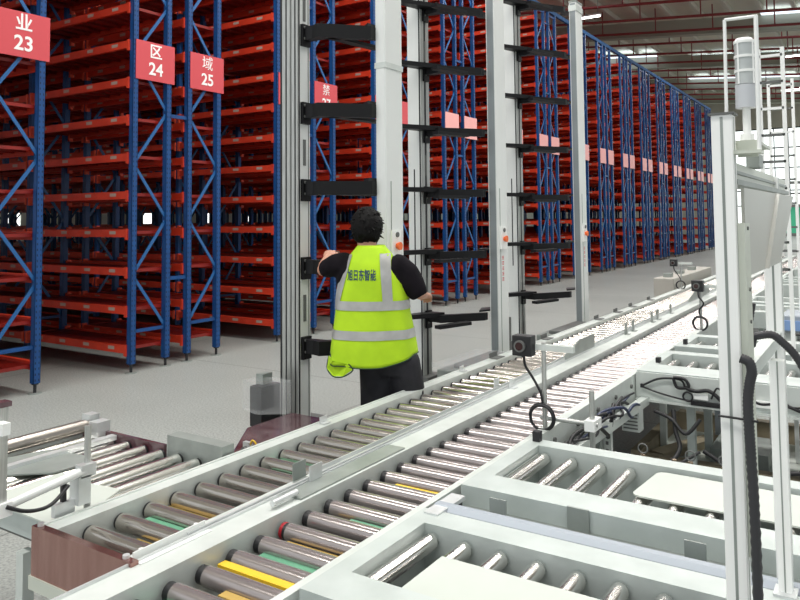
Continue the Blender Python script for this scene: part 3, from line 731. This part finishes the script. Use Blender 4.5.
MB().box(PX_ - .015, PX_ + .010, 1.52, 2.45, 1.738, 1.772).box(PX_ + .010, PX_ + .014, 1.52, 2.45, 1.750, 1.756, 1).box(PX_ - .02, PX_ + .02, 1.52, 2.45, 1.728, 1.738, 1).build('upper_beam', [cream, greyp], t)
MB().box(PX_ - .015, PX_ + .015, 1.52, 2.185, 1.335, 1.365).build('lower_beam', rail, t)
xs = PX_ + .021
sp = MB().prism([(1.54, 1.553), (1.54, 1.722), (2.50, 1.724), (2.10, 1.550)], 0, xs, xs + .006)
sp.prism([(1.80, 1.553), (2.06, 1.722), (2.075, 1.722), (1.815, 1.553)], 0, xs + .006, xs + .014)
sp.build('shield_panel', mat('grey_white_panel', (.50, .50, .46), .4, 0), t)
MB().box(xs - .0025, xs + .010, 1.50, 1.565, 1.05, 1.655).build('bolted_strip', cream, t)
for z in (1.645, 1.53, 1.47, 1.36): MB().cyl((xs + .010, 1.535, z), (xs + .0125, 1.535, z), .0035, 8).build('bolt', darkg, t)
MB().box(PX_ - .005, -.188, 1.53, 1.72, 1.806, 1.812).box(PX_ + .02, -.188, 1.53, 1.535, 1.78, 1.806).build('top_plate', cream, t)
MB().box(-.238, -.212, 1.74, 1.80, 1.772, 1.80).build('gearbox', greyp, t)
h = MB(); h.cyl((-.236, 1.50, 1.86), (-.234, 1.50, 2.040), .0032, 8); h.cyl((-.234, 1.50, 2.040), (-.180, 1.50, 2.039), .0032, 8); h.cyl((-.182, 1.50, 1.79), (-.180, 1.50, 2.041), .0040, 8)
h.build('guard_hoop', whitep, t)
MB().box(-.245, -.178, 1.49, 1.53, 1.784, 1.79).build('hoop_foot', cream, t)
st = MB(); x, y = -.215, 1.60
st.cyl((x, y, 1.812), (x, y, 1.885), .0075, 12); st.cyl((x, y, 1.812), (x, y, 1.83), .013, 12)
s_ = st.build('signal_tower', whitep, t)
MB().cyl((x, y, 1.882), (x, y, 1.928), .0195, 24).build('tower_base', mat('tower_white', (.55, .57, .60), .4), s_)
for k in range(3):
    z0 = 1.929 + k * .029
    MB().cyl((x, y, z0), (x, y, z0 + .024), .0185, 24).build('lamp_tier', glass, s_)
    MB().cyl((x, y, z0 + .024), (x, y, z0 + .029), .0200, 24).build('tier_ring', whitep, s_)
MB().cyl((x, y, 2.016), (x, y, 2.022), .0195, 24, 0, .014).build('tower_cap', whitep, s_)
for a in (0, 90, 180, 270):
    ca, sa = math.cos(R(a - 30)) * .0192, math.sin(R(a - 30)) * .0192
    MB().bar((x + ca, y + sa, 1.929), (x + ca, y + sa, 2.017), .003, .003).build('tier_rib', whitep, s_)
# short separate post on the near table
t = thing('short_post', 'short white profile post standing on the lip of the nearest side table', 'post', (-.225, 2.06, .76))
MB().box(-.24, -.21, 2.03, 2.06, .766, 1.315).build('profile', whitep, t)
MB().box(-.2265, -.2235, 2.029, 2.0305, .766, 1.313).build('profile_groove', greyp, t)
MB().box(-.25, -.20, 2.01, 2.075, .76, .766).build('foot_plate', alu, t)
tag(MB().tube(H1, .0075, 10, 0, 12).build('corrugated_hose', hosem), 'short black hose running down the upper part of the tall white post', 'hose')
tag(MB().tube(H2, .0095, 12, 0, 10).build('corrugated_hose', hosem), 'thick black corrugated hose strapped along the tall white post, down to the bottom edge', 'hose')
tag(MB().tube(H3, .009, 12, 0, 10).build('corrugated_hose', hosem), 'black corrugated hose arching off to the right edge', 'hose')
tag(MB().tube([(-.264, 1.478, 1.302), (-.235, 1.476, 1.302), (-.196, 1.462, 1.304)], .0022, 6).build('cable_tie', blackc), 'thin black cable tie holding the hose to the tall white post', 'cable tie')

# ladder shaped frames and other machines, far right
def ladder(x, y, w, h, label, n):
    t = thing('ladder_frame', label, 'frame', (x, y, 0), 'thin ladder-like frames at the far right')
    for s in (0, 1): MB().box(x + s * w - .012, x + s * w + .012, y - .012, y + .012, 0, h).build('side_post', whitep, t)
    for k in range(n):
        z = h - .05 - k * (h - 1.2) / n
        MB().box(x, x + w, y - .012, y + .012, z - .008, z + .008).build('rung', whitep if k in (0, 2) else darkg, t)
def rx(px, Y):   # helper values worked out beforehand for the lateral place
    return px
ladder(-.629, 5.3, .139, 2.75, 'thin white ladder-like frame right of the signal tower, the taller one', 9)
ladder(-.785, 7.2, .187, 2.85, 'thin white ladder-like frame behind the taller one', 8)
for i, (x, y, lab) in enumerate(((-1.9, 14.5, 'green mesh machine guard in the far right background, left one'), (-2.2, 22.0, 'green mesh machine guard in the far right background, behind the other'))):
    t = thing('machine_guard', lab, 'guard', (x, y, 0), 'green machine guards far right')
    for a in (0, .8, 1.6, 2.4):
        MB().box(x + a - .03, x + a + .03, y - .03, y + .03, 0, 2.3).build('post', darkg if a else whitep, t)
    for z in (.7, 1.3, 1.8, 2.2): MB().box(x, x + 2.4, y - .02, y + .02, z, z + .05).build('cross_rail', darkg, t)
    MB().box(x, x + 2.4, y - .005, y + .005, 1.35, 1.8).build('mesh_panel', greenb, t)
t = thing('machine_unit', 'low grey-blue machine housing on the far right tables', 'machine', (-.5, 7.0, .765))
MB().box(-.72, .2, 6.9, 7.35, .70, .84).build('housing', railb, t, .01)
MB().box(-.72, .2, 6.88, 6.9, .72, .80).build('front_strip', mat('pale_blue', (.25, .4, .7), .4), t)
for x in (-.7, .15): MB().box(x, x + .04, 6.95, 7.3, 0, .70).build('leg', rail, t)
t = thing('machine_unit', 'dark tangled sorting machine in the far right background', 'machine', (-1.5, 16.5, 0))
MB().box(-1.1, 1.8, 16.6, 18.2, .2, 1.0).build('housing', greyp, t, .02)
for k in range(6): MB().box(-1.0 + k * .45, -.7 + k * .45, 16.4, 16.6, .55 + (k % 2) * .2, .95 + (k % 3) * .12).build('module', [darkg, woodb, rail][k % 3], t)
for x in (-1.05, 1.7): MB().box(x, x + .06, 16.7, 18.1, 0, .2).build('leg', darkg, t)

# ---------------------------------------------------------------- worker
def loft(rings, n=24, cap=True, smooth=True):
    """rings: list of (center, a, b, axis_a, axis_b)"""
    vs = []; mb = MB()
    for c, a, b, ua, ub in rings:
        c = Vector(c); ua = Vector(ua); ub = Vector(ub)
        for i in range(n):
            t = 2 * math.pi * i / n; vs.append(c + ua * (a * math.cos(t)) + ub * (b * math.sin(t)))
    fs = [(i * n + j, i * n + (j + 1) % n, (i + 1) * n + (j + 1) % n, (i + 1) * n + j) for i in range(len(rings) - 1) for j in range(n)]
    mb.add(vs, fs, 0, True)
    if cap: mb.f += [tuple(range(n))[::-1], tuple(range(len(vs) - n, len(vs)))]; mb.mi += [0, 0]; mb.sm += [True, True]
    return mb
def join(mb, q):
    o = len(mb.v); mb.v += q.v; mb.f += [tuple(i + o for i in f) for f in q.f]; mb.mi += q.mi; mb.sm += q.sm
def limb(mb, pts, radii, n=16, flat=1.0):
    pts = [Vector(p) for p in pts]; rings = []; a = None
    for i, p in enumerate(pts):
        d = (pts[min(i + 1, len(pts) - 1)] - pts[max(i - 1, 0)]).normalized()
        if a is None:
            u = Vector((0, 0, 1)) if abs(d.z) < .9 else Vector((1, 0, 0)); a = d.cross(u).normalized()
        a = (a - d * a.dot(d)).normalized(); b = d.cross(a)
        if i == 0:
            for k in (.35, .8): rings.append((p - d * radii[0] * (1 - k), radii[0] * math.sin(math.acos(1 - k)), radii[0] * flat * math.sin(math.acos(1 - k)), a, b))
        rings.append((p, radii[i], radii[i] * flat, a, b))
        if i == len(pts) - 1:
            for k in (.8, .35): rings.append((p + d * radii[i] * (1 - k), radii[i] * math.sin(math.acos(1 - k)), radii[i] * flat * math.sin(math.acos(1 - k)), a, b))
    join(mb, loft(rings, n))
X_, Y_, Z_ = (1, 0, 0), (0, 1, 0), (0, 0, 1)
def ellip(mb, c, a, b, h, n=24, m=14):
    rings = []
    for k in range(1, m):
        t = math.pi * k / m; rings.append(((c[0], c[1], c[2] - h * math.cos(t)), a * math.sin(t), b * math.sin(t), X_, Y_))
    join(mb, loft(rings, n))
W = thing('person', 'person in yellow hi-vis vest and black clothes, seen from behind, reaching into a lift', 'person', (-2.44, 3.46, 0))
W.rotation_euler = (0, 0, R(28))
def wbuild(mb, name, m, voxel=None, smooth=6, parent=None):
    o = bpy.data.objects.new(name, mb.mesh(name, m)); C.objects.link(o); o.parent = parent or W
    if voxel:
        r = o.modifiers.new('r', 'REMESH'); r.mode = 'VOXEL'; r.voxel_size = voxel; r.use_smooth_shade = True
        s = o.modifiers.new('s', 'SMOOTH'); s.iterations = smooth; s.factor = .5
    return o
hc = Vector((-.030, .045, 1.622))
body = MB()
ellip(body, hc, .073, .092, .100)                                   # skull
ellip(body, hc + Vector((-.008, .040, -.055)), .055, .062, .062)      # jaw
limb(body, [(-.012, .0, 1.44), (-.025, .02, 1.50), (-.032, .04, 1.58)], [.066, .056, .054])
nose = hc + Vector((-.022, .095, -.012)); limb(body, [nose + Vector((0, -.01, .03)), nose + Vector((-.003, .012, -.012))], [.009, .014])
for s in (-1, 1):
    e = hc + Vector((s * .074 - .004, .0, -.015)); ellip(body, e, .008, .020, .030, 12, 8)
    limb(body, [hc + Vector((s * .03 - .02, .083, .028)), hc + Vector((s * .045 - .02, .074, .026))], [.008, .007], 8)
limb(body, [hc + Vector((-.040, .092, -.062)), hc + Vector((-.012, .096, -.062))], [.008, .008], 8)
# trunk
tr = [(.86, .165, .105), (.95, .168, .108), (1.05, .155, .10), (1.18, .165, .105), (1.30, .18, .11), (1.38, .175, .10), (1.44, .13, .08), (1.47, .08, .06)]
join(body, loft([((0, .0, z), a, b, X_, Y_) for z, a, b in tr], 28))
# legs
for s in (-1, 1):
    limb(body, [(s * .080 + .10, 0, .84), (s * .09 + .115, .01, .70), (s * .10 + .115, .015, .50), (s * .10 + .115, -.01, .30), (s * .10 + .115, -.02, .10)], [.074, .072, .055, .052, .038])
    limb(body, [(s * .10 + .115, -.04, .045), (s * .105 + .115, .06, .04), (s * .11 + .115, .15, .03)], [.036, .038, .028])
# arms
LSh, LEl, LWr = Vector((-.185, .0, 1.415)), Vector((-.275, .09, 1.375)), Vector((-.235, .29, 1.435))
LEl = Vector((-.288, .06, 1.375)); LWr = Vector((-.300, .27, 1.435))
RSh, REl, RWr = Vector((.180, .0, 1.40)), Vector((.262, -.01, 1.255)), Vector((.285, .23, 1.215))
for Sh, El, Wr in ((LSh, LEl, LWr), (RSh, REl, RWr)):
    limb(body, [Sh, Sh.lerp(El, .5), El, El.lerp(Wr, .35), Wr], [.044, .042, .038, .038, .026])
def hand(mb, Wr, d, side, down):
    d = d.normalized(); n_ = down.normalized(); n_ = (n_ - d * n_.dot(d)).normalized(); l = d.cross(n_) * side
    pc = Wr + d * .05
    limb(mb, [Wr, Wr + d * .035, Wr + d * .085], [.026, .034, .036], 14, .55)
    for k, (off, L_) in enumerate(((-.030, .062), (-.010, .074), (.010, .070), (.029, .055))):
        b = Wr + d * .085 + l * off
        p1 = b + d * L_ * .42; p2 = p1 + (d * .5 + n_ * .8).normalized() * L_ * .35; p3 = p2 + (n_ * 1 - d * .2).normalized() * L_ * .25
        limb(mb, [b - d * .02, p1, p2, p3], [.0095, .009, .008, .007], 10)
    b = Wr + d * .03 - l * .026
    limb(mb, [b, b - l * .028 + d * .022, b - l * .030 + d * .045 + n_ * .018], [.012, .010, .008], 10)
hand(body, LWr, (LWr - LEl), 1, Vector((0.2, .1, -1)))
hand(body, RWr, (RWr - REl), -1, Vector((-.2, 0, -1)))
wbuild(body, 'body', skin, .0055, 4)
# eyes
for s in (-1, 1):
    m_ = MB(); ellip(m_, hc + Vector((s * .030 - .015, .080, .008)), .011, .010, .008, 12, 8); wbuild(m_, 'eye', eye)
# hair
hr = MB(); n = 44; m = 26; rnd = random.Random(11)
vs = []
for k in range(m + 1):
    t = math.pi * k / m
    for i in range(n):
        p = 2 * math.pi * i / n
        dx, dy, dz = math.sin(t) * math.cos(p), math.sin(t) * math.sin(p), math.cos(t)
        front = max(0., dy)
        low = -.30 if dy > .35 else (-.42 if abs(dx) > .75 and dy > -.2 else -.92)
        low = -.05 if dy > .45 else low
        jit = rnd.uniform(-.0035, .006)
        r = 1.0 if dz > low else .74
        vs.append(hc + Vector((dx * (.090 * r + jit), dy * (.108 * r + jit) - .003, dz * (.113 * r + jit) + .002)))
fs = [(k * n + i, (k + 1) * n + i, (k + 1) * n + (i + 1) % n, k * n + (i + 1) % n) for k in range(m) for i in range(n)]
hr.add(vs, fs, 0, True)
for q in range(170):      # short tufts
    p = rnd.uniform(0, 2 * math.pi); t = rnd.uniform(.1, 2.1)
    dv = Vector((math.sin(t) * math.cos(p), math.sin(t) * math.sin(p), math.cos(t)))
    if dv.y > .4 and dv.z < .35: continue
    b = hc + Vector((dv.x * .088, dv.y * .105, dv.z * .110 + .002))
    e = b + dv * .016 + Vector((rnd.uniform(-.012, .012), rnd.uniform(-.012, .008), -.010))
    hr.cyl(b, e, .008, 5, 0, .001)
wbuild(hr, 'hair', hairm)
# t-shirt
ts = MB()
tr2 = [(.90, .185, .125), (1.05, .182, .122), (1.20, .190, .125), (1.32, .203, .128), (1.39, .200, .118), (1.435, .165, .098), (1.465, .105, .078), (1.485, .070, .066)]
join(ts, loft([((0, .0, z), a, b, X_, Y_) for z, a, b in tr2], 32))
limb(ts, [LSh + Vector((.03, 0, -.005)), LSh.lerp(LEl, .30), LSh.lerp(LEl, .5), LSh.lerp(LEl, .72)], [.072, .066, .060, .056])
limb(ts, [RSh + Vector((-.03, 0, -.005)), RSh.lerp(REl, .35), RSh.lerp(REl, .7), RSh.lerp(REl, .95)], [.076, .072, .068, .060])
wbuild(ts, 'black_shirt', shirt, .009, 5)
# trousers
pt = MB()
join(pt, loft([((sx, 0, z), a, b, X_, Y_) for z, a, b, sx in ((.80, .14, .11, .115), (.86, .155, .125, .095), (.95, .165, .13, .045), (1.02, .172, .12, 0))], 28))
for s in (-1, 1):
    limb(pt, [(s * .075 + .10, 0, .86), (s * .09 + .115, .005, .70), (s * .10 + .115, .01, .50), (s * .10 + .115, -.01, .30), (s * .10 + .115, -.02, .10)], [.098, .094, .083, .076, .070])
wbuild(pt, 'trousers', pants, .010, 4)
for s in (-1, 1):
    sh = MB(); limb(sh, [(s * .10 + .115, -.055, .042), (s * .103 + .115, .05, .046), (s * .108 + .115, .15, .036), (s * .11 + .115, .19, .032)], [.042, .046, .042, .030], 16)
    wbuild(sh, 'shoe', black)
# vest: surface function
VP = [(.865, .252, .165), (.95, .243, .160), (1.05, .228, .152), (1.15, .212, .146), (1.24, .205, .143), (1.30, .192, .143), (1.35, .172, .142), (1.40, .150, .134), (1.44, .135, .120), (1.475, .115, .102), (1.50, .092, .088), (1.52, .076, .078)]
def vr(z):
    z = max(VP[0][0], min(VP[-1][0], z))
    for (z0, a0, b0), (z1, a1, b1) in zip(VP, VP[1:]):
        if z <= z1:
            f = (z - z0) / (z1 - z0); return a0 + (a1 - a0) * f, b0 + (b1 - b0) * f
def vpt(th, z, off=0.):
    a, b = vr(z); w = (.010 * math.sin(3 * th + 1.0) + .006 * math.sin(7 * th)) * max(0, min(1, (1.35 - z) / .4))
    e = .82
    c, s = math.cos(th), math.sin(th)
    cx = math.copysign(abs(c) ** e, c); sy = math.copysign(abs(s) ** e, s)
    return Vector(((a + off + w) * cx, (b + off + w) * sy + .005, z))
vs = []; n = 72; m = 34; vest = MB()
for k in range(m + 1):
    for i in range(n):
        th = 2 * math.pi * i / n; f = k / m
        # hem is wavy: higher at the sides, a drop at the back left
        hem = .885 + .028 * math.cos(2 * th + 0.) - .03 * math.exp(-((th - R(215)) / .35) ** 2)
        z = hem + (1.52 - hem) * f
        q = vpt(th, z); vs.append(q)
vest.add(vs, [(k * n + i, k * n + (i + 1) % n, (k + 1) * n + (i + 1) % n, (k + 1) * n + i) for k in range(m) for i in range(n)], 0, True)
V = wbuild(vest, 'hi_vis_vest', hiv)
so = V.modifiers.new('so', 'SOLIDIFY'); so.thickness = .004; so.offset = -1
def patch(th0, th1, z0, z1, m, name, nz=3, nt=40, off=.0035):
    q = MB(); vs = []
    for k in range(nz + 1):
        for i in range(nt + 1): vs.append(vpt(th0 + (th1 - th0) * i / nt, z0 + (z1 - z0) * k / nz, off))
    q.add(vs, [(k * (nt + 1) + i, k * (nt + 1) + i + 1, (k + 1) * (nt + 1) + i + 1, (k + 1) * (nt + 1) + i) for k in range(nz) for i in range(nt)], 0, True)
    return wbuild(q, name, m, parent=V)
patch(0, 2 * math.pi, 1.165, 1.215, refl, 'reflective_band', 3, 72)
patch(0, 2 * math.pi, 1.005, 1.055, refl, 'reflective_band', 3, 72)
def strap(x0, z0, x1, z1, w, name):
    q = MB(); vs = []; N = 14
    for k in range(N + 1):
        z = z0 + (z1 - z0) * k / N; xc = x0 + (x1 - x0) * k / N
        a, b = vr(z)
        for s in (-1, 0, 1):
            x = max(-.97 * a, min(.97 * a, xc + s * w / 2)); cc = abs(x / a) ** (1 / .82); th = math.acos(math.copysign(cc, x)); th = -th
            p = vpt(th, z, .004); vs.append(p)
    q.add(vs, [(k * 3 + i, k * 3 + i + 1, (k + 1) * 3 + i + 1, (k + 1) * 3 + i) for k in range(N) for i in range(2)], 0, True)
    return wbuild(q, name, refl, parent=V)
strap(-.182, 1.215, -.118, 1.47, .045, 'reflective_strap'); strap(.105, 1.215, .085, 1.475, .055, 'reflective_strap')
# dark piping at the hem and the lettering
q = MB(); pts = []
for i in range(49):
    th = 2 * math.pi * i / 48; hem = .885 + .028 * math.cos(2 * th) - .03 * math.exp(-((th - R(215)) / .35) ** 2); pts.append(vpt(th, hem, .001))
q.tube(pts, .003, 6); wbuild(q, 'hem_piping', mat('dark_green_piping', (.02, .06, .02), .6), parent=V)
fl = MB(); 
fl.add([(-.235, -.05, .905), (-.20, -.12, .89), (-.11, -.158, .88), (-.085, -.16, .850), (-.14, -.145, .812), (-.20, -.11, .805), (-.245, -.05, .835)], [(0, 1, 2, 3, 4, 5, 6)], 0)
f_ = wbuild(fl, 'vest_flap', hiv, parent=V); so = f_.modifiers.new('so', 'SOLIDIFY'); so.thickness = .004
q = MB().tube([(-.11, -.158, .88), (-.085, -.162, .848), (-.14, -.147, .810), (-.20, -.112, .803), (-.247, -.05, .835), (-.238, -.04, .905)], .004, 6); wbuild(q, 'flap_piping', mat('dark_green_piping', (.02, .06, .02), .6), parent=V)
me = text_mesh('旭日东智能', .058, .0012, 0.0, .55)
me.materials.clear(); me.materials.append(navy)
for v in me.vertices:
    x, z = v.co.x - .038, v.co.y * 1.1 + 1.355
    a, b = vr(z); cc = min(1, abs(x / a)) ** (1 / .82); th = -math.acos(math.copysign(cc, x)); v.co = vpt(th, z, .003)
part('vest_lettering', me, V)

# ---------------------------------------------------------------- light, world, camera
w = bpy.data.worlds.new('w'); bpy.context.scene.world = w; w.use_nodes = True
bg = w.node_tree.nodes['Background']; bg.inputs[0].default_value = (.93, .97, 1, 1); bg.inputs[1].default_value = .62
def area(x, y, z, sx, sy, e, col=(1, .98, .95), rot=(0, 0, 0)):
    d = bpy.data.lights.new('hall_light', 'AREA'); d.shape = 'RECTANGLE'; d.size = sx; d.size_y = sy; d.energy = e; d.color = col
    o = bpy.data.objects.new('hall_light', d); C.objects.link(o); o.location = (x, y, z); o.rotation_euler = rot
for x in (-4.5, 1.5):
    for y in (-1, 6, 13, 21, 30, 40, 50): area(x, y, 9.3, 6, .9, (370 if x < 0 else 230) * (1 if y < 15 else .55))
for y in (12, 30, 48): area(-16, y, 9.6, 6, 4, 160)

cam = bpy.data.cameras.new('camera'); co = bpy.data.objects.new('camera', cam); C.objects.link(co)
YAW = math.atan(480 / 740 * .998); PITCHC = R(3.2); ROLL = R(.55)
f = Vector((-math.sin(YAW) * math.cos(PITCHC), math.cos(YAW) * math.cos(PITCHC), math.sin(PITCHC)))
r = Vector((math.cos(YAW), math.sin(YAW), 0)); u = r.cross(f)
c, s = math.cos(ROLL), math.sin(ROLL); r2 = c * r - s * u; u2 = s * r + c * u
M = Matrix((r2, u2, -f)).transposed().to_4x4(); M.translation = Vector((0, 0, 1.67)); co.matrix_world = M
cam.sensor_fit = 'HORIZONTAL'; cam.sensor_width = 36; cam.lens = 740 / 800 * 36
cam.shift_x = 0; cam.shift_y = -(300 - 177) / 800; cam.clip_start = .02; cam.clip_end = 300
bpy.context.scene.camera = co
vs_ = bpy.context.scene.view_settings
vs_.view_transform = 'Standard'; vs_.look = 'None'; vs_.gamma = 1; vs_.use_curve_mapping = False; vs_.exposure = .36
